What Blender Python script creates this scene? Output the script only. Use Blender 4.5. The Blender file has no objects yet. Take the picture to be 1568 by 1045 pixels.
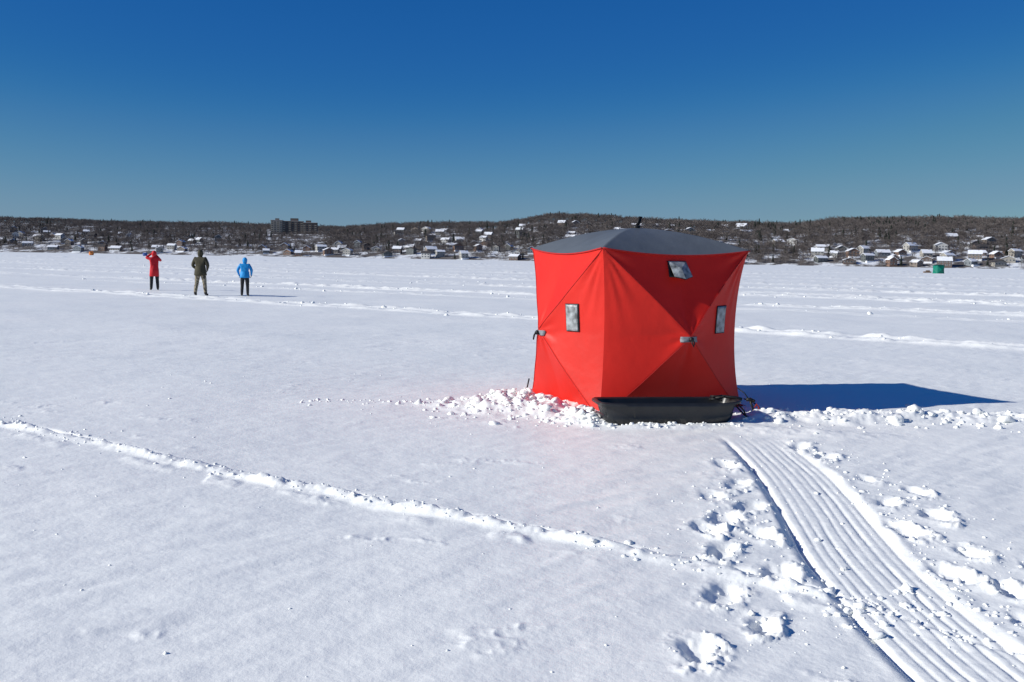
import bpy, bmesh, math, random
import numpy as np
from mathutils import Vector, Matrix
random.seed(7); rng=np.random.default_rng(11)
S=bpy.context.scene
S.view_settings.view_transform='Standard'; S.view_settings.look='None'; S.view_settings.exposure=0

# ------------------------------------------------------------ helpers
def link(o,parent=None):
    S.collection.objects.link(o)
    if parent: o.parent=parent
    return o
def empty(name,loc=(0,0,0),rz=0,scale=1):
    e=bpy.data.objects.new(name,None); e.empty_display_size=.3
    e.location=loc; e.rotation_euler=(0,0,rz); e.scale=(scale,)*3
    return link(e)
def mesh_obj(name,v,f,mats,parent=None,smooth=True,mi=None):
    me=bpy.data.meshes.new(name); me.from_pydata([tuple(p) for p in v],[],[tuple(q) for q in f])
    for m in (mats if isinstance(mats,(list,tuple)) else [mats]): me.materials.append(m)
    if smooth: me.polygons.foreach_set('use_smooth',[True]*len(me.polygons))
    if mi is not None: me.polygons.foreach_set('material_index',mi)
    me.update()
    return link(bpy.data.objects.new(name,me),parent)
def np_mesh(name,co,quads,mat,smooth=True,parent=None):
    me=bpy.data.meshes.new(name); n=len(quads); k=quads.shape[1]
    me.vertices.add(len(co)); me.vertices.foreach_set('co',co.astype(np.float32).ravel())
    me.loops.add(n*k); me.loops.foreach_set('vertex_index',quads.astype(np.int32).ravel())
    me.polygons.add(n); me.polygons.foreach_set('loop_start',np.arange(0,n*k,k,dtype=np.int32))
    me.polygons.foreach_set('use_smooth',np.full(n,smooth))
    me.materials.append(mat); me.update(calc_edges=True); me.validate()
    return link(bpy.data.objects.new(name,me),parent)
def mat(name,col,rough=.6,var=0.0,vscale=5,bump=0,bscale=20,trans=0,tcol=None,spec=.3,metal=0):
    m=bpy.data.materials.new(name); m.use_nodes=True; nt=m.node_tree; N=nt.nodes; L=nt.links
    b=N['Principled BSDF']; b.inputs['Roughness'].default_value=rough
    b.inputs['Base Color'].default_value=(*col,1); b.inputs['Specular IOR Level'].default_value=spec
    b.inputs['Metallic'].default_value=metal
    tc=N.new('ShaderNodeTexCoord')
    if var>0:
        n=N.new('ShaderNodeTexNoise'); n.inputs['Scale'].default_value=vscale; n.inputs['Detail'].default_value=5
        L.new(tc.outputs['Object'],n.inputs['Vector'])
        r=N.new('ShaderNodeValToRGB'); r.color_ramp.elements[0].position=.3; r.color_ramp.elements[1].position=.7
        r.color_ramp.elements[0].color=(*[c*(1-var) for c in col],1); r.color_ramp.elements[1].color=(*[min(1,c*(1+var)) for c in col],1)
        L.new(n.outputs['Fac'],r.inputs['Fac']); L.new(r.outputs['Color'],b.inputs['Base Color'])
    if bump>0:
        n=N.new('ShaderNodeTexNoise'); n.inputs['Scale'].default_value=bscale; n.inputs['Detail'].default_value=6
        L.new(tc.outputs['Object'],n.inputs['Vector'])
        bp=N.new('ShaderNodeBump'); bp.inputs['Strength'].default_value=1; bp.inputs['Distance'].default_value=bump
        L.new(n.outputs['Fac'],bp.inputs['Height']); L.new(bp.outputs['Normal'],b.inputs['Normal'])
    if trans>0:
        t=N.new('ShaderNodeBsdfTranslucent'); t.inputs['Color'].default_value=(*(tcol or col),1)
        mx=N.new('ShaderNodeMixShader'); mx.inputs[0].default_value=trans
        L.new(b.outputs[0],mx.inputs[1]); L.new(t.outputs[0],mx.inputs[2])
        L.new(mx.outputs[0],N['Material Output'].inputs['Surface'])
    return m

def vn(x,y,seed=0):
    xi=np.floor(x).astype(np.int64); yi=np.floor(y).astype(np.int64); fx=x-xi; fy=y-yi
    fx=fx*fx*fx*(fx*(fx*6-15)+10); fy=fy*fy*fy*(fy*(fy*6-15)+10)
    def h(a,b):
        k=(a*374761393+b*668265263+seed*974634777)&0xffffffff
        k=((k^(k>>13))*1274126177)&0xffffffff
        return ((k^(k>>16))&0xffffff)/float(0xffffff)*2-1
    a=h(xi,yi);b=h(xi+1,yi);c=h(xi,yi+1);d=h(xi+1,yi+1)
    return (a+(b-a)*fx)*(1-fy)+(c+(d-c)*fx)*fy
def fbm(x,y,o=4,seed=0,g=.5):
    r=0;a=1;t=0
    for i in range(o):
        r=r+a*vn(x+17.3*i,y-9.1*i,seed+i*13); t+=a; a*=g; x=x*2.03; y=y*2.03
    return r/t
def billow(x,y,o=3,seed=0):
    r=0;a=1;t=0
    for i in range(o):
        r=r+a*(1-np.abs(vn(x+5.3*i,y+3.7*i,seed+i*7))*1.6); t+=a; a*=.55; x=x*2.1+.3*y; y=y*2.1-.3*x*.2
    return r/t
def sst(a,b,x):
    t=np.clip((x-a)/(b-a),0,1); return t*t*(3-2*t)

# ------------------------------------------------------------ snow height field
tx=np.array([-14,-4.85,-3.12,-1.66,-.55,.352,.994,1.62,1.89,2.14,4.0])
ty=np.array([16.2,9.39,8.10,7.13,6.36,5.80,5.27,4.95,4.50,4.15,2.2])
dx_=np.linspace(-14,4,900); dy_=np.interp(dx_,tx,ty); k=np.ones(31)/31
dys=np.convolve(np.pad(dy_,15,mode='edge'),k,'valid')
def walk_y(x): return np.interp(x,dx_,dys)
sy=np.array([0,2.5,3.3,3.87,4.50,5.10,5.76,6.65,7.69,8.89,9.6,10.3]); sx=np.array([2.15,1.99,1.93,1.90,1.885,1.91,1.965,2.09,2.21,2.27,2.22,2.1])
ey=np.linspace(0,10.3,600); ex=np.interp(ey,sy,sx); ex=np.convolve(np.pad(ex,20,mode='edge'),np.ones(41)/41,'valid')
def sled_x(y): return np.interp(y,ey,ex)
prints=[(1.69,7.27),(1.42,6.9),(1.63,6.61),(1.386,6.29),(1.53,5.95),(1.216,5.58),(1.45,5.2),(1.08,4.85),(1.17,4.45),(.811,4.12),(1.75,8.0),(1.22,6.05),
 (2.73,7.49),(2.71,8.44),(2.95,7.08),(2.60,6.74),(2.78,6.39),(2.45,6.05),(2.66,5.6),(2.38,5.2),(2.56,4.95),(2.42,4.5),(2.7,4.7),(2.9,5.3),(2.62,8.9),(2.5,4.1),(2.4,3.6),(1.3,3.6),(.95,3.4)]
rp=random.Random(3); pinfo=[(a,b,rp.uniform(-.5,.3),rp.uniform(.72,.98),rp.uniform(.45,.9)) for a,b in prints]
# far vehicle tracks: (slope,intercept,half width,height)
tracks=[(-.73,28.8,.55,.10),(-.72,46.6,.7,.13),(-.70,42.0,.4,.06),(-.74,60,.8,.13),(-.80,67,.6,.09),(-.83,80,1.0,.16),(-.8,96,.9,.13),(-.85,118,1.5,.17),(-.8,145,1.5,.16),(-.9,190,2,.2),(-.6,240,3,.25),(-.5,330,4,.3)]
def height(x,y):
    h=.040*fbm(x/5,y/5,3,1)+.012*fbm(x/1.3,y/1.5,3,5)
    u=x*.8+y*.6; v=-x*.6+y*.8
    near=1-sst(18,40,y)
    h=h+near*(.015*fbm(u/.9,v/.25,3,21)*sst(-.3,.5,fbm(x/2,y/2,2,44))+.006*fbm(u/.4,v/.13,2,71)+.0022*fbm(x/.13,y/.13,3,33))
    far=sst(15,40,y); h=h+far*.03*fbm(u/6,v/1.2,2,60)
    c=sst(.45,.7,fbm(x/.55,y/.35,3,77)); h=h+near*.010*c*billow(x/.11,y/.09,2,78)
    # narrow walking trail: shallow trough with soft pushed-up edge
    d=(y-walk_y(x))*.86+.03*vn(x/.5,y/.5,9)+.02*vn(x/.16,y/.16,19); b=fbm(x/.10,y/.08,3,90)
    am=.8+.45*vn(x/.45,y*0,8)
    h=h+(.034+.028*b)*np.exp(-(np.abs(d+.01)/.085)**3)*am*near - (.036*np.exp(-((d-.07)/.034)**2)*sst(-.5,.4,vn(x/.35,x*0+3,4)))*near
    h=h+.014*np.exp(-((d+.22)/.10)**2)*sst(-.1,.5,vn(x/.3,y/.3,14))*(1+b)*near
    # sled trail
    e=x-sled_x(y); m=1-sst(8.6,9.5,y)
    ins=1-sst(.27,.36,np.abs(e))
    t=-.010*ins
    for g,dep,w in [(-.25,.036,.020),(-.165,.0065,.010),(-.105,.006,.009),(-.035,.009,.011),(.04,.0065,.009),(.10,.006,.009),(.165,.010,.012),(.225,.006,.010),(.285,.010,.012)]:
        t=t-dep*np.exp(-((e-g-.006*vn(y/.5,y*0+g*9,2))/w)**2)*(.8+.35*vn(y/.4,y*0+g*31,12))
    t=t+(.006*np.exp(-((e-.36)/.04)**2)+.008*np.exp(-((e+.32)/.03)**2))*(.8+.6*fbm(x/.12,y/.12,2,31))+.0022*ins*fbm(x/.05,y/.06,2,35)
    h=h*(1-.8*ins*m)+t*m
    for a,bb,an,sc,dp in pinfo:
        msk=(np.abs(x-a)<.6)&(np.abs(y-bb)<.6)
        if not msk.any(): continue
        X=x[msk]-a; Y=y[msk]-bb; p=X*math.cos(an)+Y*math.sin(an); q=-X*math.sin(an)+Y*math.cos(an)
        nz=fbm(x[msk]/.10,y[msk]/.10,3,51)
        r=np.sqrt((p/(.075*sc))**2+(q/(.145*sc))**2)+.5*nz
        soft=np.clip(.55+1.2*fbm(x[msk]/.06,y[msk]/.06,4,15,.6),0,2)
        hh=-.050*dp*np.exp(-np.clip(r,0,9)**4)+.032*dp*np.exp(-((r-1.7)/.5)**2)*soft*(.25+.85*sst(-.08,.12,p-.4*q))
        h[msk]+=hh
    def bank(cx,cy,rx,ry,an,hh,sd):
        X=x-cx;Y=y-cy; p=(X*math.cos(an)+Y*math.sin(an))/rx; q=(-X*math.sin(an)+Y*math.cos(an))/ry
        r=np.sqrt(p*p+q*q)+.35*fbm(x/.45,y/.45,3,sd)
        return (1-sst(.1,1.15,r))*hh
    bk=np.maximum.reduce([bank(.15,11.15,1.15,.85,-.12,1.6,101),bank(-1.3,11.2,1.0,.22,0,.12,102),bank(.70,10.35,.5,.42,-.6,1.2,103),
        bank(1.5,9.85,.8,.16,.1,.35,104),bank(2.75,10.45,.55,.4,0,.8,105),bank(4.0,10.6,1.5,.45,.05,.95,106),bank(6.0,10.6,2.0,.42,0,.8,107),
        bank(2.7,9.7,1.0,.35,-.3,.35,108),bank(9,10.7,2.6,.4,0,.6,109),bank(2.7,11.0,.4,.3,0,.4,110)])
    wrn=.06+.06*np.clip(billow(x/.30,y/.26,4,120),0,1.2)+.045*fbm(x/.13,y/.11,3,121)
    h=h+bk*wrn
    for i,(s,c0,w,hh) in enumerate(tracks):
        d=(y-(c0+s*x)-.6*vn(x/14,x*0+i,200+i))/math.sqrt(1+s*s)
        mm=np.abs(d)<w*5
        if not mm.any(): continue
        D=d[mm];X=x[mm];Y=y[mm]
        lump=.7+.6*fbm(X/.6,Y/.35,3,300+i)
        br=.85+.35*vn(X/7,X*0,400+i)
        h[mm]+=hh*(np.exp(-((D-w*.8)/(w*.4))**2)+.9*np.exp(-((D+w*.8)/(w*.35))**2)+.2*np.exp(-(D/(w*1.8))**2))*lump*np.clip(br,.4,1.2)
    return h

ys=[-60,-20,-5,0.5,1.5,2.2]; y=2.6
while y<60: ys.append(y); y*=1.0032
while y<260: ys.append(y); y*=1.006
while y<4500: ys.append(y); y*=1.05
ys=np.array(ys)
sc=np.linspace(-1,1,901); sc=np.concatenate([[-60,-12,-4,-2,-1.4,-1.15],sc,[1.15,1.4,2,4,12,60]])
Yg,Sg=np.meshgrid(ys,sc,indexing='ij'); Xg=Sg*(.58*np.maximum(Yg,2.6)+.5)
Zg=height(Xg.ravel(),Yg.ravel())
Zg=Zg*np.where(Yg.ravel()>400,0.2,1)
co=np.stack([Xg.ravel(),Yg.ravel(),Zg],1)
nr,nc=Yg.shape; ii=(np.arange(nr-1)[:,None]*nc+np.arange(nc-1)[None,:]).ravel()
quads=np.stack([ii,ii+1,ii+nc+1,ii+nc],1)

def snow_material(name):
    m=bpy.data.materials.new(name); m.use_nodes=True; nt=m.node_tree;N=nt.nodes;L=nt.links
    b=N['Principled BSDF']; b.inputs['Roughness'].default_value=.5; b.inputs['Specular IOR Level'].default_value=.3
    tc=N.new('ShaderNodeTexCoord')
    n=N.new('ShaderNodeTexNoise'); n.inputs['Scale'].default_value=.35; n.inputs['Detail'].default_value=4; L.new(tc.outputs['Object'],n.inputs['Vector'])
    r=N.new('ShaderNodeValToRGB'); e=r.color_ramp.elements; e[0].position=.35;e[1].position=.65
    e[0].color=(.915,.93,.905,1); e[1].color=(.965,.97,.935,1); L.new(n.outputs['Fac'],r.inputs['Fac'])
    L.new(r.outputs['Color'],b.inputs['Base Color'])
    prev=None
    for scl,dist in [(7,.010),(32,.004),(130,.0012)]:
        q=N.new('ShaderNodeTexNoise'); q.inputs['Scale'].default_value=scl; q.inputs['Detail'].default_value=4; L.new(tc.outputs['Object'],q.inputs['Vector'])
        bp=N.new('ShaderNodeBump'); bp.inputs['Strength'].default_value=.7; bp.inputs['Distance'].default_value=dist
        L.new(q.outputs['Fac'],bp.inputs['Height'])
        if prev: L.new(prev,bp.inputs['Normal'])
        prev=bp.outputs['Normal']
    L.new(prev,b.inputs['Normal'])
    return m
M_snow=snow_material('snow')
np_mesh('snow_covered_lake_ground',co,quads,M_snow)

# loose snow chunks
bm=bmesh.new(); bmesh.ops.create_icosphere(bm,subdivisions=2,radius=1); bm.verts.ensure_lookup_table()
iv=np.array([v.co[:] for v in bm.verts]); iff=np.array([[v.index for v in f.verts] for f in bm.faces]); bm.free()
pts=[]
def scatter(n,fx):
    for _ in range(n): pts.append(fx())
G=random.gauss
def E_(m,lo,r): return min(m,lo+random.expovariate(r))
scatter(330,lambda:(G(.0,.42),G(11.05,.34),E_(.07,.008,75)))
scatter(120,lambda:(G(.75,.3),G(10.2,.18),E_(.05,.008,85)))
scatter(100,lambda:(random.uniform(.8,2.4),G(9.95,.12),E_(.035,.006,130)))
scatter(420,lambda:(random.uniform(2.4,8.5),G(10.5,.28),E_(.07,.008,75)))
def onwalk():
    x=random.uniform(-7,2.3); return (x,float(walk_y(np.array([x]))[0])+G(0,.11),E_(.024,.003,210))
scatter(600,onwalk)
def onprint():
    p=random.choice(pinfo); return (p[0]+G(.08,.15),p[1]+G(0,.17),E_(.020,.003,240))
scatter(650,onprint)
scatter(60,lambda:(random.uniform(-2.4,-.9),G(11.3,.12),E_(.025,.006,150)))
def onsled():
    y=random.uniform(3.3,9); return (float(sled_x(np.array([y]))[0])+.38+G(0,.06),y,E_(.018,.003,260))
scatter(140,onsled)
scatter(90,lambda:(random.uniform(1.5,2.4),G(4.75,.2),E_(.03,.006,150)))
scatter(260,lambda:(random.uniform(-5,4),random.uniform(3.3,14),E_(.014,.003,300)))
def onfar():
    i=random.choice([0,0,1,1,2,3,3,4,5,5,6]); s,c0,w,hh=tracks[i]; x=random.uniform(-.62,.62)*c0
    return (x,c0+s*x+G(0,w),E_(.08,.02,60))
scatter(900,onfar)
P=np.array(pts)
cs=math.cos(.393);sn=math.sin(.393)
lx=(P[:,0]-1.43)*cs+(P[:,1]-11.68)*sn; ly=-(P[:,0]-1.43)*sn+(P[:,1]-11.68)*cs
P=P[~((np.abs(lx)<.9)&(np.abs(ly)<.9))]; P=P[P[:,1]>2]
hz=height(P[:,0].copy(),P[:,1].copy()); n=len(P)
jit=1+.2*rng.standard_normal((n,42,1)); scl=P[:,2][:,None,None]*np.array([1,1,.7])*(1+.3*rng.uniform(-1,1,(n,1,3)))
ang=rng.uniform(0,6.28,n); V=iv[None]*jit*scl
xr=V[...,0]*np.cos(ang)[:,None]-V[...,1]*np.sin(ang)[:,None]; yr=V[...,0]*np.sin(ang)[:,None]+V[...,1]*np.cos(ang)[:,None]
V=np.stack([xr+P[:,0][:,None],yr+P[:,1][:,None],V[...,2]+(hz+P[:,2]*.05)[:,None]],-1)
F=(iff[None]+(np.arange(n)*42)[:,None,None]).reshape(-1,3)
np_mesh('loose_snow_chunks',V.reshape(-1,3),F,M_snow)

# ------------------------------------------------------------ materials
M_red=mat('red_tent_fabric',(.74,.024,.014),.5,var=.05,vscale=3,bump=.006,bscale=7,trans=.20,tcol=(.72,.02,.01))
M_roof=mat('grey_tent_roof_fabric',(.11,.125,.14),.5,var=.08,vscale=4,bump=.006,bscale=6)
M_blk=mat('black_webbing',(.012,.012,.013),.5,var=.2,vscale=40)
M_seam=mat('seam_thread_red',(.45,.016,.014),.6,var=.1,vscale=50)
M_gry=mat('grey_strap',(.22,.23,.25),.6,var=.15,vscale=60)
M_plas=mat('frosted_window_vinyl',(.24,.26,.27),.35,var=.7,vscale=16,bump=.004,bscale=30,spec=.5)
M_sled=mat('black_sled_plastic',(.018,.019,.021),.38,var=.2,vscale=8,bump=.002,bscale=18,spec=.5)
M_rope=mat('orange_red_cord',(.35,.03,.02),.7,var=.2,vscale=60)

def tube(name,path,r,m,parent=None,sides=8):
    v=[];f=[];n=len(path); pth=[Vector(p) for p in path]
    for i,p in enumerate(pth):
        t=(pth[min(i+1,n-1)]-pth[max(i-1,0)]).normalized(); a=t.orthogonal().normalized()
        if i>0:
            a=(pa-t*pa.dot(t)); a=a.normalized() if a.length>1e-5 else t.orthogonal().normalized()
        pa=a; b=t.cross(a); rr=r[i] if isinstance(r,(list,tuple)) else r
        for k in range(sides):
            q=2*math.pi*k/sides; v.append(p+a*math.cos(q)*rr+b*math.sin(q)*rr)
    for i in range(n-1):
        for k in range(sides):
            k2=(k+1)%sides; f.append((i*sides+k,i*sides+k2,(i+1)*sides+k2,(i+1)*sides+k))
    f.append(tuple(range(sides))[::-1]); f.append(tuple((n-1)*sides+k for k in range(sides)))
    return mesh_obj(name,v,f,m,parent)

# ------------------------------------------------------------ hub tent
def make_tent(name,loc,rz,s=1.84,Hc=1.78,Hp=2.03,p=.31,e=.09,wallm=None,roofm=None,N=72,detail=True,scale=1):
    T=empty(name,loc,rz,scale)
    def wp(k,a,b,off=0):
        v=(b+1)/2; bow=e*(1-b*b)**.8; m=max(abs(a),abs(b)); mn=min(abs(a),abs(b))
        q=mn/m if m>1e-6 else 1
        out=p*(1-m)-bow*abs(a)**4.2-.5*p*m*(1-m)*(1-q)
        wr=0
        if detail:
            ra=math.hypot(1-abs(a),1-v); th=math.atan2(1-v,1.0001-abs(a)); wr=.011*math.sin(th*17)*math.exp(-(ra/.34)**2)*min(1,ra*12)
            rh=math.hypot(a,b); wr+=.007*math.sin(math.atan2(b,a)*10+1)*math.exp(-((rh-.15)/.14)**2)
            wr+=.005*math.sin(a*9+b*3)*math.sin(b*7-a*2)*(1-m)
            wr*=min(1,(1-abs(a))*8)
        x=a*(s/2-bow); yy=-(s/2+out+off)-wr
        z=-.04+v*(Hc+.04)-.065*(1-a*a)*v**3
        c,sn_=[(1,0),(0,1),(-1,0),(0,-1)][k]
        return Vector((x*c-yy*sn_,x*sn_+yy*c,z))
    for k in range(4):
        v=[wp(k,-1+2*i/N,-1+2*j/N) for j in range(N+1) for i in range(N+1)]
        f=[]
        for j in range(N):
            for i in range(N):
                a=j*(N+1)+i;b=a+1;c=a+N+2;d=a+N+1
                if (i<N/2)==(j<N/2): f+= [(a,b,c),(a,c,d)]
                else: f+=[(a,b,d),(b,c,d)]
        mesh_obj(f'wall_{k+1}',v,f,wallm,T)
    v=[];f=[]
    for j in range(N+1):
        for i in range(N+1):
            a=-1+2*i/N;b=-1+2*j/N;m=max(abs(a),abs(b));q=min(abs(a),abs(b))/m if m>0 else 1
            z=Hc+(Hp-Hc)*(1-m**1.75)-.065*(1-q*q)*m**2.2-.03*(1-q)*m*(1-m)+.004
            v.append((a*(s/2+.012),b*(s/2+.012),z))
    for j in range(N):
        for i in range(N):
            a=j*(N+1)+i; b=a+1;c=a+N+2;d=a+N+1
            if (i<N/2)==(j<N/2): f+= [(a,b,c),(a,c,d)]
            else: f+=[(a,b,d),(b,c,d)]
    mesh_obj('roof',v,f,roofm,T)
    for k in range(4):
        if detail:
            for dgn in (1,-1):
                tube('pole_seam',[wp(k,t,t*dgn,.002) for t in np.linspace(-.99,.99,60)],.0035,M_seam,T,5)
        tube('eave_piping',[wp(k,t,1,.012)+Vector((0,0,.004)) for t in np.linspace(-1,1,30)],.008 if detail else .012,M_seam if detail else M_blk,T,6)
        if not detail: continue
        def patch(nm,a0,a1,b0,b1,off,m,n=6):
            vv=[wp(k,a0+(a1-a0)*i/n,b0+(b1-b0)*j/n,off) for j in range(n+1) for i in range(n+1)]
            ff=[(j*(n+1)+i,j*(n+1)+i+1,(j+1)*(n+1)+i+1,(j+1)*(n+1)+i) for j in range(n) for i in range(n)]
            o=mesh_obj(nm,vv,ff,m,T); md=o.modifiers.new('s','SOLIDIFY'); md.thickness=.004; return o
        patch('hub_strap',-.13,.12,-.07,-.005,.014,M_gry)
        c0=wp(k,0,-.035,.02); nrm=(wp(k,0,0,1)-wp(k,0,0,0)).normalized()
        tube('hub_knob',[c0-nrm*.01,c0+nrm*.02,c0+nrm*.035],[.028,.026,.014],M_blk,T,12)
        side=(wp(k,.3,0)-wp(k,-.3,0)).normalized()
        tube('pull_loop',[c0+nrm*.03,c0+nrm*.05-Vector((0,0,.03))+side*.012,c0+nrm*.055-Vector((0,0,.075)),c0+nrm*.045-Vector((0,0,.035))-side*.014,c0+nrm*.03],.009,M_blk,T,6)
        if k in(0,3,1):
            aw=.62 if k==0 else .56
            w0,w1=(aw-.09,aw+.09)
            patch('window_frame',w0-.012,w1+.012,.008,.352,.010,M_blk,10)
            patch('window_pane',w0,w1,.018,.342,.016,M_plas,10)
        if k==0:
            patch('vent_frame',-.16,.10,.72,.93,.010,M_blk,8)
            vv=[wp(0,-.15,.92,.014),wp(0,.09,.92,.014),wp(0,.12,.73,.075),wp(0,.0,.70,.11),wp(0,-.13,.73,.07),wp(0,-.03,.83,.09)]
            o=mesh_obj('vent_awning',vv,[(0,1,5),(1,2,5),(2,3,5),(3,4,5),(4,0,5)],M_plas,T,False); md=o.modifiers.new('s','SOLIDIFY'); md.thickness=.008
            tube('vent_awning_rim',[vv[4],vv[3],vv[2],vv[1]],.007,M_blk,T,6)
        sk=[];n=24
        for i in range(n+1):
            a=-1+2*i/n; b0=wp(k,a,-1,.002); b1=wp(k,a*1.05,-1,.07+.02*math.sin(i*1.7)); b0.z=.05; b1.z=.01+.015*math.sin(i*2.3); sk+=[b0,b1]
        mesh_obj('snow_skirt',sk,[(2*i,2*i+1,2*i+3,2*i+2) for i in range(n)],wallm,T)
    if detail:
        tube('roof_hub',[(0,0,Hp-.01),(0,0,Hp+.03),(0,0,Hp+.04)],[.05,.045,.02],M_blk,T,12)
        tube('roof_pull_strap',[(0,0,Hp+.03),(.02,0,Hp+.08),(.04,0,Hp+.135),(.06,0,Hp+.14),(.045,.005,Hp+.07),(.01,0,Hp+.03)],.013,M_blk,T,6)
        c=Vector((s/2,-s/2,0)); o=Vector((1,-1,0)).normalized()
        tube('corner_anchor_strap',[c+Vector((0,0,.12)),c+o*.1+Vector((0,0,.09)),c+o*.2+Vector((0,0,.02))],.008,M_blk,T,6)
        c=Vector((-s/2,s/2,0)); tube('corner_stake',[c+Vector((-.05,.0,.0)),c+Vector((-.03,0,.1)),c+Vector((-.01,0,.19))],.009,M_blk,T,6)
    return T
make_tent('ice_fishing_tent',(1.43,11.68,0.0),.393,wallm=M_red,roofm=M_roof)

# ------------------------------------------------------------ sled
def make_sled(loc,rz):
    E=empty('black_utility_sled',loc,rz)
    rings=[(.60,.16,.0),(.655,.19,.012),(.675,.2,.05),(.685,.207,.09),(.678,.203,.10),(.70,.212,.17),(.715,.22,.235),(.745,.243,.245),(.757,.252,.238),(.758,.253,.215)]
    n=96; v=[];f=[]
    def ring(a,b,z):
        o=[]
        for k in range(n):
            t=2*math.pi*k/n; ct=math.cos(t);st=math.sin(t); ex_=2/5.5
            x=a*math.copysign(abs(ct)**ex_,ct); yv=b*math.copysign(abs(st)**ex_,st)
            rib=.006*(1 if math.sin(x*26)>.3 else 0) if .04<z<.21 else 0
            yv*=(1-rib/b)
            lift=max(0,x-.42)**2*1.0*(1-z/.3)+max(0,-x-.58)*.25*(1-z/.3)
            o.append((x,yv,z+lift))
        return o
    rs=[ring(*r) for r in rings]
    for r in rs: v+=r
    for i in range(len(rs)-1):
        for k in range(n):
            k2=(k+1)%n; f.append((i*n+k,i*n+k2,(i+1)*n+k2,(i+1)*n+k))
    f.append(tuple(range(n))[::-1])
    base=len(v)
    ins=[ring(.742,.24,.25),ring(.708,.215,.238),ring(.67,.195,.08),ring(.62,.165,.02)]
    for r in ins: v+=r
    for k in range(n):
        k2=(k+1)%n; f.append((7*n+k,7*n+k2,base+k2,base+k))
    for i in range(3):
        for k in range(n):
            k2=(k+1)%n; f.append((base+i*n+k,base+i*n+k2,base+(i+1)*n+k2,base+(i+1)*n+k))
    f.append(tuple(base+3*n+k for k in range(n)))
    o=mesh_obj('hull',v,f,M_sled,E)
    o.modifiers.new('e','EDGE_SPLIT').split_angle=math.radians(50)
    for yy in(-.09,.09): tube('runner',[(-.55,yy,-.004),(.45,yy,-.004),(.6,yy,.02)],.012,M_sled,E,6)
    tube('tow_rope',[(.73,-.12,.22),(.80,-.1,.15),(.86,-.03,.06),(.95,.02,.05),(.88,.07,.07),(.80,.12,.16),(.73,.13,.22)],.009,M_blk,E,6)
    tube('ice_scoop_handle',[(.50,.12,.235),(.62,.05,.28),(.74,-.02,.275),(.80,-.03,.26)],.016,M_blk,E,8)
    tube('rope_coil',[(.55+.06*math.cos(t),.05+.05*math.sin(t),.235+.005*t) for t in np.linspace(0,12,50)],.009,M_blk,E,6)
    return E
make_sled((1.60,10.18,-.02),.13)
st=empty('ice_anchor_stake',(2.62,10.62,.05))
tube('spike',[(0,0,-.05),(-.02,0,.05),(-.05,0,.13)],[.012,.012,.014],M_blk,st)
tube('grip',[(-.09,0,.135),(-.05,0,.14),(.0,0,.12)],[.018,.02,.016],M_blk,st)
tube('cord',[(-.05,0,.12),(-.1,.05,.2),(-.17,.1,.25)],.006,M_blk,st)
tube('eyelet',[(.03,0,.0),(.05,0,.05),(.02,0,.09),(0,0,.05)],.009,M_rope,st)

# ------------------------------------------------------------ people
M_skin=mat('skin',(.55,.32,.23),.5,var=.08,vscale=20)
M_eye=mat('eye_dark',(.03,.02,.02),.2,var=.1)
M_pants=mat('black_snow_pants',(.014,.014,.017),.6,var=.2,vscale=15,bump=.01,bscale=12)
M_boot=mat('dark_boot',(.02,.018,.016),.5,var=.3,vscale=20)
M_glove=mat('dark_glove',(.02,.02,.022),.6,var=.2)
def camo():
    m=mat('camouflage_cloth',(.2,.18,.13),.8); N=m.node_tree.nodes;L=m.node_tree.links
    tc=N.new('ShaderNodeTexCoord'); n=N.new('ShaderNodeTexNoise'); n.inputs['Scale'].default_value=11; n.inputs['Detail'].default_value=2
    r=N.new('ShaderNodeValToRGB'); r.color_ramp.interpolation='CONSTANT'; el=r.color_ramp.elements
    el[0].color=(.06,.055,.04,1); el[1].position=.44; el[1].color=(.24,.20,.14,1); a=el.new(.52); a.color=(.38,.33,.25,1); a=el.new(.6); a.color=(.1,.1,.06,1)
    L.new(tc.outputs['Object'],n.inputs['Vector']); L.new(n.outputs['Fac'],r.inputs['Fac']); L.new(r.outputs['Color'],N['Principled BSDF'].inputs['Base Color']); return m
def skin_mesh(chains,root,levels=1):
    vs,es=chains; names=list(vs); idx={n:i for i,n in enumerate(names)}
    me=bpy.data.meshes.new('tmp'); me.from_pydata([vs[n][0] for n in names],[(idx[a],idx[b]) for a,b in es],[])
    o=bpy.data.objects.new('tmp',me); S.collection.objects.link(o)
    o.modifiers.new('k','SKIN'); 
    lay=me.skin_vertices[0].data
    for n in names:
        lay[idx[n]].radius=vs[n][1]; lay[idx[n]].use_root=(n in root)
    o.modifiers[0].use_smooth_shade=True
    sb=o.modifiers.new('s','SUBSURF'); sb.levels=levels; sb.render_levels=levels
    bpy.context.view_layer.update(); dg=bpy.context.evaluated_depsgraph_get()
    em=bpy.data.meshes.new_from_object(o.evaluated_get(dg)); bpy.data.objects.remove(o); return em
M_lips=mat('lips',(.4,.15,.13),.5,var=.05)
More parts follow.
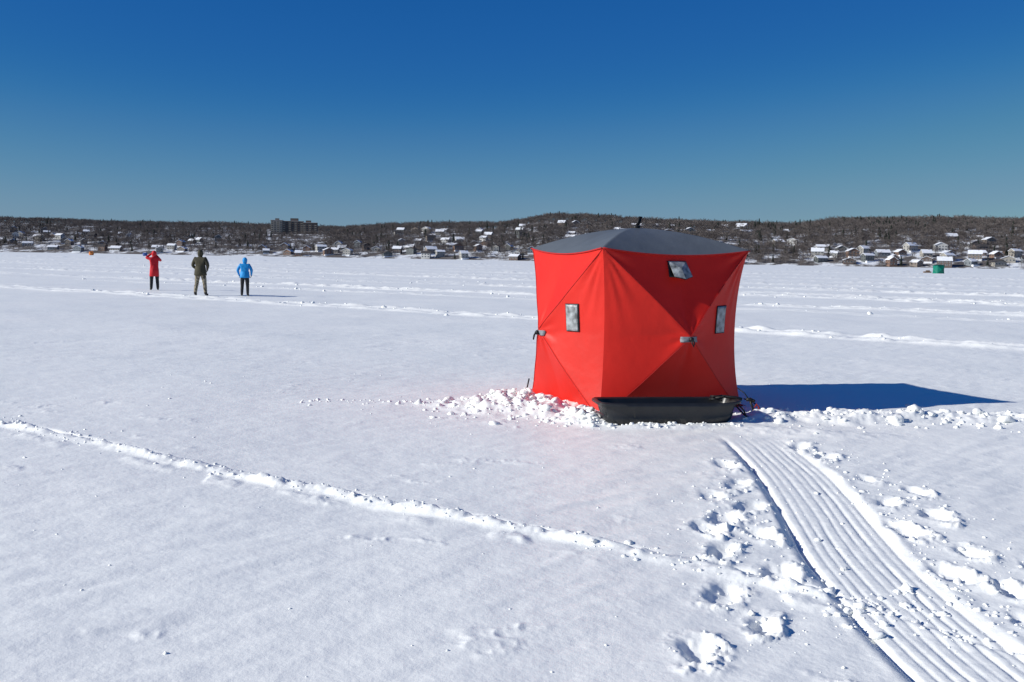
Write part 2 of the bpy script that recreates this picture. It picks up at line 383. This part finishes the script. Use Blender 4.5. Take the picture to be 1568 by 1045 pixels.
def make_person(name,loc,yaw,H,jacket,pants,arms,spread=.1,hem=.80,bulk=1.0,headturn=0,glove=None):
    E=empty(name,loc,yaw,H/1.72)
    B=bulk
    vs={'pel':((0,0,.93),(.165*B,.13*B)),'sp':((0,0,1.10),(.155*B,.125*B)),'ch':((0,.0,1.29),(.18*B,.135*B)),'nb':((0,-.005,1.44),(.10*B,.09)),'nk':((0,.01,1.52),(.06,.06)),'hd0':((0,.015,1.57),(.055,.055))}
    es=[('pel','sp'),('sp','ch'),('ch','nb'),('nb','nk'),('nk','hd0')]
    handdir={}
    for sd,nm in((-1,'l'),(1,'r')):
        el,wr=arms[nm]
        vs[nm+'sh']=((sd*.165*B,-.005,1.405),(.078*B,.078*B)); vs[nm+'ua']=(tuple((Vector((sd*.19*B,0,1.38))*.5+Vector(el)*.5)),(.07*B,.07*B))
        vs[nm+'el']=(el,(.06*B,.06*B)); vs[nm+'fa']=(tuple(Vector(el)*.5+Vector(wr)*.5),(.052,.052)); vs[nm+'wr']=(wr,(.04,.04))
        d=(Vector(wr)-Vector(el)).normalized(); handdir[nm]=(Vector(wr),d)
        vs[nm+'pm']=(tuple(Vector(wr)+d*.065),(.04,.026))
        es+=[('ch',nm+'sh'),(nm+'sh',nm+'ua'),(nm+'ua',nm+'el'),(nm+'el',nm+'fa'),(nm+'fa',nm+'wr'),(nm+'wr',nm+'pm')]
        vs[nm+'hp']=((sd*.095,0,.84),(.11,.115)); vs[nm+'th']=((sd*(.1+spread*.25),.01,.66),(.095,.10)); vs[nm+'kn']=((sd*(.1+spread*.4),.02,.47),(.075,.08))
        vs[nm+'cf']=((sd*(.1+spread*.6),-.01,.29),(.07,.075)); vs[nm+'an']=((sd*(.1+spread*.75),-.01,.11),(.06,.065))
        vs[nm+'hl']=((sd*(.1+spread*.75),-.02,.055),(.05,.05)); vs[nm+'to']=((sd*(.12+spread*.8),.15,.045),(.045,.04))
        es+=[('pel',nm+'hp'),(nm+'hp',nm+'th'),(nm+'th',nm+'kn'),(nm+'kn',nm+'cf'),(nm+'cf',nm+'an'),(nm+'an',nm+'hl'),(nm+'hl',nm+'to')]
    em=skin_mesh((vs,es),['pel'],2); em.name='body'
    em.materials.clear()
    for m in(jacket,pants,M_boot,M_skin,glove or M_glove): em.materials.append(m)
    for p in em.polygons:
        c=p.center; mi=0
        if c.z<.84: mi=1
        if c.z<.13: mi=2
        for nm in 'lr':
            w,d=handdir[nm]; q=c-w
            if q.dot(d)>.0 and q.length<.14: mi=4
        if c.z<.9 and abs(c.x)>.2*B and mi==1 and c.z>.7:mi=0
        if c.z>1.5 and mi==0 and abs(c.x)<.1: mi=3
        p.material_index=mi; p.use_smooth=True
    link(bpy.data.objects.new('body',em),E)
    for nm,sd in(('l',-1),('r',1)):
        w,d=handdir[nm]; b=d.cross(Vector((1,0,0)) if abs(d.x)<.8 else Vector((0,0,1))).normalized(); c=d.cross(b).normalized()
        for i,(off,ln) in enumerate([(-.027,.065),(-.009,.075),(.009,.07),(.026,.055)]):
            r0=w+d*.075+b*off; 
            tube(f'finger_{i+1}',[r0,r0+d*ln*.5+c*.006,r0+d*ln*.8+c*.018*1.2,r0+d*ln+c*.032],[.012,.011,.010,.006],glove or M_glove,E,6)
        r0=w+d*.03-b*.03; tube('thumb',[r0,r0+d*.03-b*.025,r0+d*.06-b*.03+c*.01],[.014,.012,.008],glove or M_glove,E,6)
    v=[];f=[];n=36
    for j,(z,rx,ry) in enumerate([(1.12,.165*B,.13*B),(1.0,.18*B,.15*B),(.9,.192*B,.162*B),(hem,.205*B,.172*B),(hem-.008,.195*B,.163*B),(hem+.05,.16*B,.13*B)]):
        for k in range(n):
            t=2*math.pi*k/n; w=1+.025*math.sin(5*t+z*9)*(1.15-z)*2
            v.append((rx*w*math.cos(t),ry*w*math.sin(t),z))
    for j in range(5):
        for k in range(n): f.append((j*n+k,j*n+(k+1)%n,(j+1)*n+(k+1)%n,(j+1)*n+k))
    mesh_obj('coat_skirt',v,f,jacket,E)
    HE=bpy.data.objects.new('head_pivot',None); link(HE,E); HE.location=(0,.02,1.6); HE.rotation_euler=(0,0,headturn)
    bm=bmesh.new(); bmesh.ops.create_uvsphere(bm,u_segments=28,v_segments=20,radius=1)
    for q in bm.verts:
        x,y_,z=q.co; nx=1-.18*max(0,-z)
        q.co=Vector((x*.076*nx,y_*.095*(1-.08*max(0,-z)),z*.118))
        if y_>.5:
            q.co.y+=.026*math.exp(-(x/.16)**2-((z+.12)/.2)**2)
            q.co.y-=.010*(math.exp(-((abs(x)-.4)/.16)**2-((z-.05)/.12)**2))
            q.co.y+=.006*math.exp(-(x/.3)**2-((z+.5)/.08)**2)
    me=bpy.data.meshes.new('head'); bm.to_mesh(me); bm.free(); me.materials.append(M_skin); [setattr(p,'use_smooth',True) for p in me.polygons]; link(bpy.data.objects.new('head',me),HE)
    for sd in(-1,1):
        tube('eye',[(sd*.03,.074,.006),(sd*.03,.083,.006),(sd*.03,.086,.006)],[.009,.009,.004],M_eye,HE,8)
        tube('ear',[(sd*.07,-.005,-.03),(sd*.082,-.008,.0),(sd*.078,-.005,.025)],[.010,.016,.010],M_skin,HE,8)
    tube('mouth',[(-.022,.083,-.058),(0,.088,-.06),(.022,.083,-.058)],.004,M_lips,HE,6)
    bm=bmesh.new(); bmesh.ops.create_uvsphere(bm,u_segments=32,v_segments=24,radius=1)
    for q in bm.verts:
        x,y_,z=q.co; q.co=Vector((x*.108,y_*.118-.012-.02*max(0,z)*(y_<0),z*.14+.012))
        if z<-.5: q.co.x*=1.15; q.co.y*=1.1
        q.co+=Vector((0,0,.004*math.sin(9*x+5*y_)))
    dl=[f_ for f_ in bm.faces if f_.calc_center_median().y>.055 and abs(f_.calc_center_median().x)<.075 and -.11<f_.calc_center_median().z<.1]
    bmesh.ops.delete(bm,geom=dl,context='FACES')
    me=bpy.data.meshes.new('hood'); bm.to_mesh(me); bm.free(); me.materials.append(jacket); [setattr(p,'use_smooth',True) for p in me.polygons]
    o=link(bpy.data.objects.new('hood',me),HE); sm=o.modifiers.new('s','SOLIDIFY'); sm.thickness=.012
    tube('jacket_zip',[(0,.135*B,1.35),(0,.14*B,1.1),(0,.165*B,.9)],.006,M_blk,E,5)
    return E
M_rj=mat('red_winter_jacket',(.55,.012,.02),.6,var=.15,vscale=9,bump=.015,bscale=9)
M_oj=mat('olive_winter_coat',(.055,.05,.03),.8,var=.25,vscale=9,bump=.015,bscale=8)
M_bj=mat('blue_winter_jacket',(.01,.26,.62),.55,var=.12,vscale=9,bump=.015,bscale=10)
M_camo=camo()
def gz(x,y): return float(height(np.array([x]),np.array([y]))[0])
X,Y=-15.9,44.2
pr=make_person('person_in_red_jacket',(X,Y,gz(X,Y)),.45,1.72,M_rj,M_pants,{'l':((-.33,.08,1.43),(-.10,.16,1.60)),'r':((.30,.14,1.30),(.09,.17,1.57))},spread=.05,hem=.62,glove=M_rj)
bn=empty('binoculars',(0,0,0)); bn.parent=pr; 
for sd in(-1,1): tube('binocular_barrel',[(sd*.035,.13,1.61),(sd*.035,.18,1.615),(sd*.038,.25,1.62)],[.018,.02,.027],M_blk,bn,10)
X,Y=-12.35,39.4
make_person('person_in_olive_coat',(X,Y,gz(X,Y)),-.1,1.78,M_oj,M_camo,{'l':((-.30,-.02,1.14),(-.20,.17,.98)),'r':((.30,-.02,1.14),(.20,.17,.98))},spread=.14,hem=.78,bulk=1.18)
X,Y=-10.6,39.4
make_person('child_in_blue_jacket',(X,Y,gz(X,Y)),.1,1.50,M_bj,M_pants,{'l':((-.31,-.03,1.16),(-.27,.12,.95)),'r':((.31,-.03,1.16),(.27,.12,.95))},spread=.04,hem=.84,bulk=1.15,headturn=.5)

# ------------------------------------------------------------ distant shore
def Ysf(X): return np.clip(1150-.35*X,600,1700)
pxk=np.array([-600,0,200,400,520,640,760,840,920,1000,1100,1200,1280,1400,1500,1568,2200]); hk=np.array([50,54,51,50,49,56,58,71,70,66,65,64,73,76,75,76,70])
tk=(pxk-784)/1524.
DEP=520.
def terr(X,Y):
    X=np.asarray(X,float);Y=np.asarray(Y,float)
    Ys=Ysf(X); s=(Y-Ys)/DEP; A=np.interp(X/Y,tk,hk)/1524
    Hr=A*(Ys+DEP)-11.5
    f=1-(1-np.clip(s,0,1))**1.55
    return Hr*f+3.0*fbm(X/110,Y/110,3,500)*np.clip(s*3,0,1)-2*np.clip(-s*20,0,1)+.6*np.clip(s*30,0,1)-14*np.clip(s-1.05,0,2)
tt=np.linspace(-.85,.85,420); ss=np.concatenate([np.linspace(-.03,.1,14),np.linspace(.12,1.15,60),np.linspace(1.3,2.6,8)])
Sg,Tg=np.meshgrid(ss,tt,indexing='ij')
Yg=(1150+Sg*DEP)/(1+.35*Tg); Xg=Tg*Yg
for _ in range(8): Yg=Ysf(Xg)+Sg*DEP; Xg=Tg*Yg
Zg=terr(Xg,Yg); co=np.stack([Xg.ravel(),Yg.ravel(),Zg.ravel()],1)
nr,nc=Xg.shape; ii=(np.arange(nr-1)[:,None]*nc+np.arange(nc-1)[None,:]).ravel()
mh=bpy.data.materials.new('hillside_snow_and_brush'); mh.use_nodes=True; N=mh.node_tree.nodes;L=mh.node_tree.links
tc=N.new('ShaderNodeTexCoord'); n=N.new('ShaderNodeTexNoise'); n.inputs['Scale'].default_value=.035; n.inputs['Detail'].default_value=8; n.inputs['Roughness'].default_value=.7
r=N.new('ShaderNodeValToRGB'); el=r.color_ramp.elements; el[0].position=.48; el[0].color=(.10,.088,.082,1); el[1].position=.58; el[1].color=(.75,.78,.82,1)
L.new(tc.outputs['Object'],n.inputs['Vector']); L.new(n.outputs['Fac'],r.inputs['Fac']); L.new(r.outputs['Color'],N['Principled BSDF'].inputs['Base Color']); N['Principled BSDF'].inputs['Roughness'].default_value=.9
np_mesh('far_shore_hills_terrain',co,np.stack([ii,ii+1,ii+nc+1,ii+nc],1),mh)

# houses
wallcols=[(.34,.33,.31),(.55,.54,.52),(.20,.17,.15),(.13,.10,.09),(.18,.20,.22),(.30,.28,.25),(.11,.12,.12),(.20,.13,.10)]
Mw=[mat(f'siding_{i}',c,.8,var=.1,vscale=.8) for i,c in enumerate(wallcols)]
M_rs=mat('roof_snow',(.80,.82,.86),.6,var=.08,vscale=.5); M_rd=mat('dark_shingle',(.06,.055,.055),.8,var=.3,vscale=.5)
M_gl=mat('window_glass_dark',(.04,.05,.06),.15,var=.3,vscale=.5,spec=.5); M_tr=mat('white_trim',(.6,.6,.6),.6,var=.05,vscale=1)
def box(v,f,mi,x0,x1,y0,y1,z0,z1,m):
    b=len(v); v+=[(x0,y0,z0),(x1,y0,z0),(x1,y1,z0),(x0,y1,z0),(x0,y0,z1),(x1,y0,z1),(x1,y1,z1),(x0,y1,z1)]
    for q in((0,3,2,1),(4,5,6,7),(0,1,5,4),(1,2,6,5),(2,3,7,6),(3,0,4,7)): f.append(tuple(b+i for i in q)); mi.append(m)
def house(loc,rz,w,d,h,wm,snow,gable_front,rr):
    v=[];f=[];mi=[]
    box(v,f,mi,-w/2,w/2,-d/2,d/2,-6,h,0)
    rh=rr.uniform(.25,.4)*min(w,d); o=.6; th=.35
    def slab(pts,m):
        b=len(v); v.extend(pts); v.extend([(a,b_,c+th) for a,b_,c in pts])
        for q in((0,3,2,1),(4,5,6,7),(0,1,5,4),(1,2,6,5),(2,3,7,6),(3,0,4,7)): f.append(tuple(b+i for i in q)); mi.append(m)
    rm=1 if snow else 2
    if gable_front:
        slab([(-w/2-o,-d/2-o,h-.2),(0,-d/2-o,h+rh),(0,d/2+o,h+rh),(-w/2-o,d/2+o,h-.2)],rm); slab([(0,-d/2-o,h+rh),(w/2+o,-d/2-o,h-.2),(w/2+o,d/2+o,h-.2),(0,d/2+o,h+rh)],rm)
        b=len(v); v+=[(-w/2,-d/2,h),(w/2,-d/2,h),(0,-d/2,h+rh),(-w/2,d/2,h),(w/2,d/2,h),(0,d/2,h+rh)]; f+=[(b,b+1,b+2),(b+4,b+3,b+5)]; mi+=[0,0]
    else:
        slab([(-w/2-o,-d/2-o,h-.2),(w/2+o,-d/2-o,h-.2),(w/2+o,0,h+rh),(-w/2-o,0,h+rh)],rm); slab([(-w/2-o,0,h+rh),(w/2+o,0,h+rh),(w/2+o,d/2+o,h-.2),(-w/2-o,d/2+o,h-.2)],rm)
        b=len(v); v+=[(-w/2,-d/2,h),(-w/2,d/2,h),(-w/2,0,h+rh),(w/2,-d/2,h),(w/2,d/2,h),(w/2,0,h+rh)]; f+=[(b+1,b,b+2),(b+3,b+4,b+5)]; mi+=[0,0]
    fl=int(h//2.7)
    for k in range(fl):
        nw=max(2,int(w//3)); 
        for i in range(nw):
            cx=-w/2+(i+.5)*w/nw; ww=rr.uniform(.5,1.0)
            box(v,f,mi,cx-ww-.15,cx+ww+.15,-d/2-.05,-d/2+.02,k*2.8+.85,k*2.8+2.35,4); box(v,f,mi,cx-ww,cx+ww,-d/2-.1,-d/2-.03,k*2.8+1,k*2.8+2.2,3)
        for i in range(2):
            for sx_ in(-1,1):
                cy=-d/4+i*d/2; xx=sx_*w/2; box(v,f,mi,min(xx-.03*sx_,xx+.06*sx_),max(xx-.03*sx_,xx+.06*sx_),cy-.6,cy+.6,k*2.8+1,k*2.8+2.2,3)
    box(v,f,mi,w*.2,w*.2+1,-.5,.6,h,h+rh+1.3,5)
    if rr.random()<.5: box(v,f,mi,-w/2,w/2,-d/2-2.6,-d/2-.12,-3,.1,1)
    me=bpy.data.meshes.new('lakeside_house'); me.from_pydata(v,[],f)
    for m in(wm,M_rs,M_rd,M_gl,M_tr,Mw[3]): me.materials.append(m)
    me.polygons.foreach_set('material_index',mi); me.update()
    ob=link(bpy.data.objects.new('lakeside_house',me)); ob.location=loc; ob.rotation_euler=(0,0,rz)
hs=[]
rr=random.Random(5)
def place(px,s):
    t=(px-784)/1524; Y=1150.;
    for _ in range(10): Y=float(Ysf(t*Y))+s*DEP
    return t*Y,Y
zones=[(0,200,26,.02,.5),(200,420,12,.02,.4),(430,600,14,.01,.22),(600,830,38,.01,.6),(830,1000,12,.2,.75),(1000,1210,16,.3,.85),(1230,1568,32,.01,.18),(1300,1540,5,.2,.4),(-120,0,8,.02,.4),(1568,1700,6,.02,.3)]
for a,b,nn,s0,s1 in zones:
    for _ in range(nn):
        for tr in range(30):
            px=rr.uniform(a,b); s=s0+(s1-s0)*rr.random()**1.3; X,Y=place(px,s)
            if all(abs(X-q[0])>15 or abs(Y-q[1])>22 for q in hs): break
        w=rr.uniform(7.5,14); d=rr.uniform(7,10); h=rr.choice([3.2,3.4,5.6,5.8]); hs.append((X,Y,w))
        house((X,Y,float(terr(X,Y))+.3),rr.uniform(-.5,.5),w,d,h,rr.choice(Mw),rr.random()<.8,rr.random()<.4,rr)
def apartment(px,s,top_px):
    X,Y=place(px,s); zt=top_px*Y/1524; z0=float(terr(X,Y))-2
    E=empty('apartment_building',(X,Y,z0),.12); H=zt-z0
    conc=mat('apartment_concrete',(.34,.31,.27),.8,var=.1,vscale=.3); dk=mat('apartment_brick',(.12,.095,.085),.85,var=.15,vscale=.4)
    def wing(nm,x0,x1,y0,y1,h,wm):
        v=[];f=[];mi=[]
        box(v,f,mi,x0,x1,y0,y1,0,h,0)
        nf=int(h//3); nw=int((x1-x0)//4)
        for k in range(nf):
            for i in range(nw):
                cx=x0+(i+.5)*(x1-x0)/nw; box(v,f,mi,cx-1.2,cx+1.2,y0-.12,y0+.05,k*3+.9,k*3+2.4,1)
                if i%2==0: box(v,f,mi,cx-1.7,cx+1.7,y0-1.4,y0-.13,k*3+.1,k*3+.3,2); box(v,f,mi,cx-1.7,cx+1.7,y0-1.4,y0-1.32,k*3+.3,k*3+1.2,2)
        for k in range(nf):
            for i in range(3): cy=y0+(i+.5)*(y1-y0)/3; box(v,f,mi,x0-.12,x0+.05,cy-1,cy+1,k*3+.9,k*3+2.4,1)
        box(v,f,mi,x0-.4,x1+.4,y0-.4,y1+.4,h,h+.6,3); box(v,f,mi,x0+.5,x1-.5,y0+.5,y1-.5,h+.6,h+.8,4)
        mesh_obj(nm,v,f,[wm,M_gl,conc,conc,M_rs],E,False,mi)
    wing('west_wing',-36,-18,-8,14,H-2,conc); wing('centre_block',-17.9,14,-6,8,H-3,dk); wing('east_wing',14.1,36,-9,7,H-5,dk)
    v=[];f=[];mi=[]
    box(v,f,mi,-6,6,-3,5,H-2.2,H+2,0); box(v,f,mi,18,26,-3,3,H-4.2,H-1,0); box(v,f,mi,-30,-24,0,5,H-1.2,H+1.5,0); mesh_obj('lift_penthouses',v,f,[dk],E,False,mi)
    return X,Y
aX,aY=apartment(450,.62,56)

# trees
def bare_tree(seed,crown=.3):
    r=random.Random(seed); v=[];f=[]
    def limb(a,b,r0,r1,n=4):
        a=Vector(a);b=Vector(b);t=(b-a).normalized();p=t.orthogonal().normalized();q=t.cross(p);base=len(v)
        for c,rad in((a,r0),(b,r1)):
            for k in range(n):
                g=2*math.pi*k/n; v.append(c+p*math.cos(g)*rad+q*math.sin(g)*rad)
        for k in range(n): f.append((base+k,base+(k+1)%n,base+n+(k+1)%n,base+n+k))
    top=Vector((r.uniform(-.04,.04),r.uniform(-.04,.04),.66)); limb((0,0,-.12),(top.x*.3,top.y*.3,.3),.018,.014,5); limb((top.x*.3,top.y*.3,.3),top,.014,.005,5)
    tips=[]
    for i in range(18):
        z=r.uniform(.25,.6); g=r.uniform(0,6.28); l=r.uniform(.2,.34)
        a=Vector((top.x*z,top.y*z,z)); b=a+Vector((math.cos(g)*l*crown/.3*.95,math.sin(g)*l*crown/.3*.95,l*r.uniform(.35,.85))); limb(a,b,.008,.003,3); tips.append((a,b))
    for i in range(360):
        a,b=r.choice(tips); p=a.lerp(b,r.uniform(.4,1.05)); dr=(b-a).normalized()+Vector((r.gauss(0,.7),r.gauss(0,.7),r.gauss(.0,.5))); dr.normalize(); l=r.uniform(.05,.12)
        w=dr.orthogonal().normalized()*.0052; w=Matrix.Rotation(r.uniform(0,6),3,dr)@w; base=len(v); v.extend([p-w,p+w,p+dr*l]); f.append((base,base+1,base+2))
    return v,f
def conifer(seed,wd=.2):
    r=random.Random(seed); v=[];f=[]
    for k in range(5):
        g=2*math.pi*k/5; v.append((.018*math.cos(g),.018*math.sin(g),-.1))
    v.append((0,0,.98))
    for k in range(5): f.append((k,(k+1)%5,5))
    for i in range(260):
        z=r.uniform(.1,.98)**.9; rad=wd*(1-z)**.8*r.uniform(.6,1.15)+.01; g=r.uniform(0,6.28); base=len(v); c,s_=math.cos(g),math.sin(g); w=.035+.03*(1-z)
        a=Vector((c*rad*.1,s_*rad*.1,z+.02)); b=Vector((c*rad-s_*w,s_*rad+c*w,z-.05-rad*.2)); d=Vector((c*rad+s_*w,s_*rad-c*w,z-.04-rad*.2)); v.extend([a,b,d]); f.append((base,base+1,base+2))
    return v,f
barkcol=[(.135,.115,.108),(.105,.092,.09),(.17,.148,.138)]
tree_mats=[mat(f'bare_twigs_{i}',c,.9,var=.15,vscale=3) for i,c in enumerate(barkcol)]; M_con=mat('conifer_needles',(.03,.04,.032),.9,var=.3,vscale=6)
TL=empty('distant_trees')
temps=[(bare_tree(1,.36),tree_mats[0],(9,14)),(bare_tree(2,.44),tree_mats[1],(9,14)),(bare_tree(3,.34),tree_mats[2],(10,15)),(bare_tree(4,.40),tree_mats[0],(8,13)),(conifer(5),M_con,(9,14)),(conifer(6,.27),M_con,(7,12))]
lists=[[] for _ in temps]
hsa=np.array(hs)
for _ in range(21000):
    px=rr.uniform(-260,1830); s=rr.random()**.95*1.08; 
    if s<.004: continue
    X,Y=place(px,s)
    dX=np.abs(hsa[:,0]-X); dY=hsa[:,1]-Y
    if ((dX<hsa[:,2]*.5+2)&(dY>-7)&(dY<20)).any() and rr.random()<.85: continue
    if ((dX<hsa[:,2]*.6+2)&(dY>=20)&(dY<50)).any() and rr.random()<.35 and s<.6: continue
    if abs(X-aX)<42 and -16<aY-Y<30: continue
    den=float(vn(np.array([X/60]),np.array([Y/60]),800)[0])
    if s<.75 and den<-.35 and rr.random()<.65: continue
    con=float(vn(np.array([X/45]),np.array([Y/45]),801)[0])
    k=rr.choice([4,5]) if rr.random()<(.02+.2*max(0,con)**1.7) else rr.randrange(4)
    lo,hi=temps[k][2]; h=rr.uniform(lo,hi)*(1.15 if px>820 and s>.8 else 1)*(.75 if s<.1 else 1)
    if abs(px-450)<45 and s<.62: h*=.7
    lists[k].append((X,Y,h,rr.uniform(0,6.28)))
for (tm,m,_),ls in zip(temps,lists):
    A=np.array(ls); Z=terr(A[:,0],A[:,1]); V=[]
    for q in range(4):
        g=A[:,3]+math.pi/4+q*math.pi/2; rd=A[:,2]/math.sqrt(2); V.append(np.stack([A[:,0]+rd*np.cos(g),A[:,1]+rd*np.sin(g),Z],1))
    V=np.stack(V,1).reshape(-1,3); Fq=np.arange(len(V)).reshape(-1,4)
    ins=np_mesh('tree_positions',V,Fq,m,False,TL); ins.instance_type='FACES'; ins.use_instance_faces_scale=True; ins.show_instancer_for_render=False; ins.show_instancer_for_viewport=False
    mesh_obj('tree_template',tm[0],tm[1],m,ins,False)

# other ice tents far out
M_g=mat('green_tent_fabric',(.0,.16,.11),.6,var=.1,vscale=3); M_o=mat('orange_tent_fabric',(.6,.2,.05),.6,var=.1,vscale=3); M_b=mat('blue_tent_fabric',(.05,.1,.3),.6,var=.1,vscale=3)
def far_tent(px,D,rz,m,rm,sc_): 
    Y=2515/D; X=(px-784)/1524*Y; make_tent('ice_fishing_tent',(X,Y,gz(X,Y)),rz,wallm=m,roofm=rm,N=16,detail=False,scale=sc_)
far_tent(1433,11,.2,M_g,mat('dark_green_roof',(.0,.08,.06),.6,var=.1),1.02)
far_tent(140,4.6,.5,M_o,M_o,1.1); far_tent(222,4.4,.1,M_b,M_tr,1.1)
gb=empty('gear_sled',(92.5,223,.1)); 
v=[];f=[];mi=[]; box(v,f,mi,-.8,.8,-.3,.3,.05,.35,0); box(v,f,mi,-.3,.5,-.2,.2,.36,.6,0); mesh_obj('sled_body',v,f,[mat('brown_gear',(.16,.1,.06),.8,var=.3)],gb,False,mi)

# ------------------------------------------------------------ light
el=math.radians(26); phi=math.radians(14)
d=Vector((math.cos(phi)*math.cos(el),math.sin(phi)*math.cos(el),-math.sin(el)))
sl=bpy.data.lights.new('sun','SUN'); sl.energy=5; sl.angle=math.radians(.5); sl.color=(1,.97,.90)
so=link(bpy.data.objects.new('sun',sl)); so.rotation_euler=d.to_track_quat('-Z','Y').to_euler(); so.location=(-30,-10,30)
W=bpy.data.worlds.new('World'); S.world=W; W.use_nodes=True; N=W.node_tree.nodes;L=W.node_tree.links
sk=N.new('ShaderNodeTexSky'); sk.sky_type='NISHITA'; sk.sun_disc=False; sk.sun_elevation=el; sk.sun_rotation=math.atan2(-d.x,-d.y)
sk.altitude=1500; sk.air_density=1.0; sk.dust_density=0.0; sk.ozone_density=3.0
sc1=N.new('ShaderNodeVectorMath'); sc1.operation='SCALE'; sc1.inputs['Scale'].default_value=.08
cv=N.new('ShaderNodeRGBCurve'); cv.mapping.use_clip=False; cv.mapping.extend='EXTRAPOLATED'
for ch,ptsc in enumerate([[(0,0),(.13,.016),(.16,.026),(.20,.055),(.27,.105),(.34,.15),(.5,.215),(1,.55)],[(0,0),(.185,.100),(.25,.135),(.31,.185),(.38,.24),(.46,.285),(.55,.32),(1,.68)],[(0,0),(.33,.345),(.42,.39),(.5,.415),(.56,.415),(1,.66)]]):
    c=cv.mapping.curves[ch]; c.points[0].location=ptsc[0]; c.points[1].location=ptsc[-1]
    for q in ptsc[1:-1]: c.points.new(*q)
cv.mapping.update()
sc2=N.new('ShaderNodeVectorMath'); sc2.operation='SCALE'; sc2.inputs['Scale'].default_value=10
L.new(sk.outputs[0],sc1.inputs[0]); L.new(sc1.outputs[0],cv.inputs['Color']); L.new(cv.outputs[0],sc2.inputs[0]); L.new(sc2.outputs[0],N['Background'].inputs[0]); N['Background'].inputs[1].default_value=.1

cam=bpy.data.cameras.new('camera'); cam.lens=35; cam.sensor_width=36; cam.clip_end=8000; cam.clip_start=.05
co_=link(bpy.data.objects.new('camera',cam))
co_.matrix_world=Matrix.Translation((0,0,1.65))@Matrix.Rotation(math.radians(90-4.70),4,'X')@Matrix.Rotation(math.radians(.95),4,'Z')
S.camera=co_
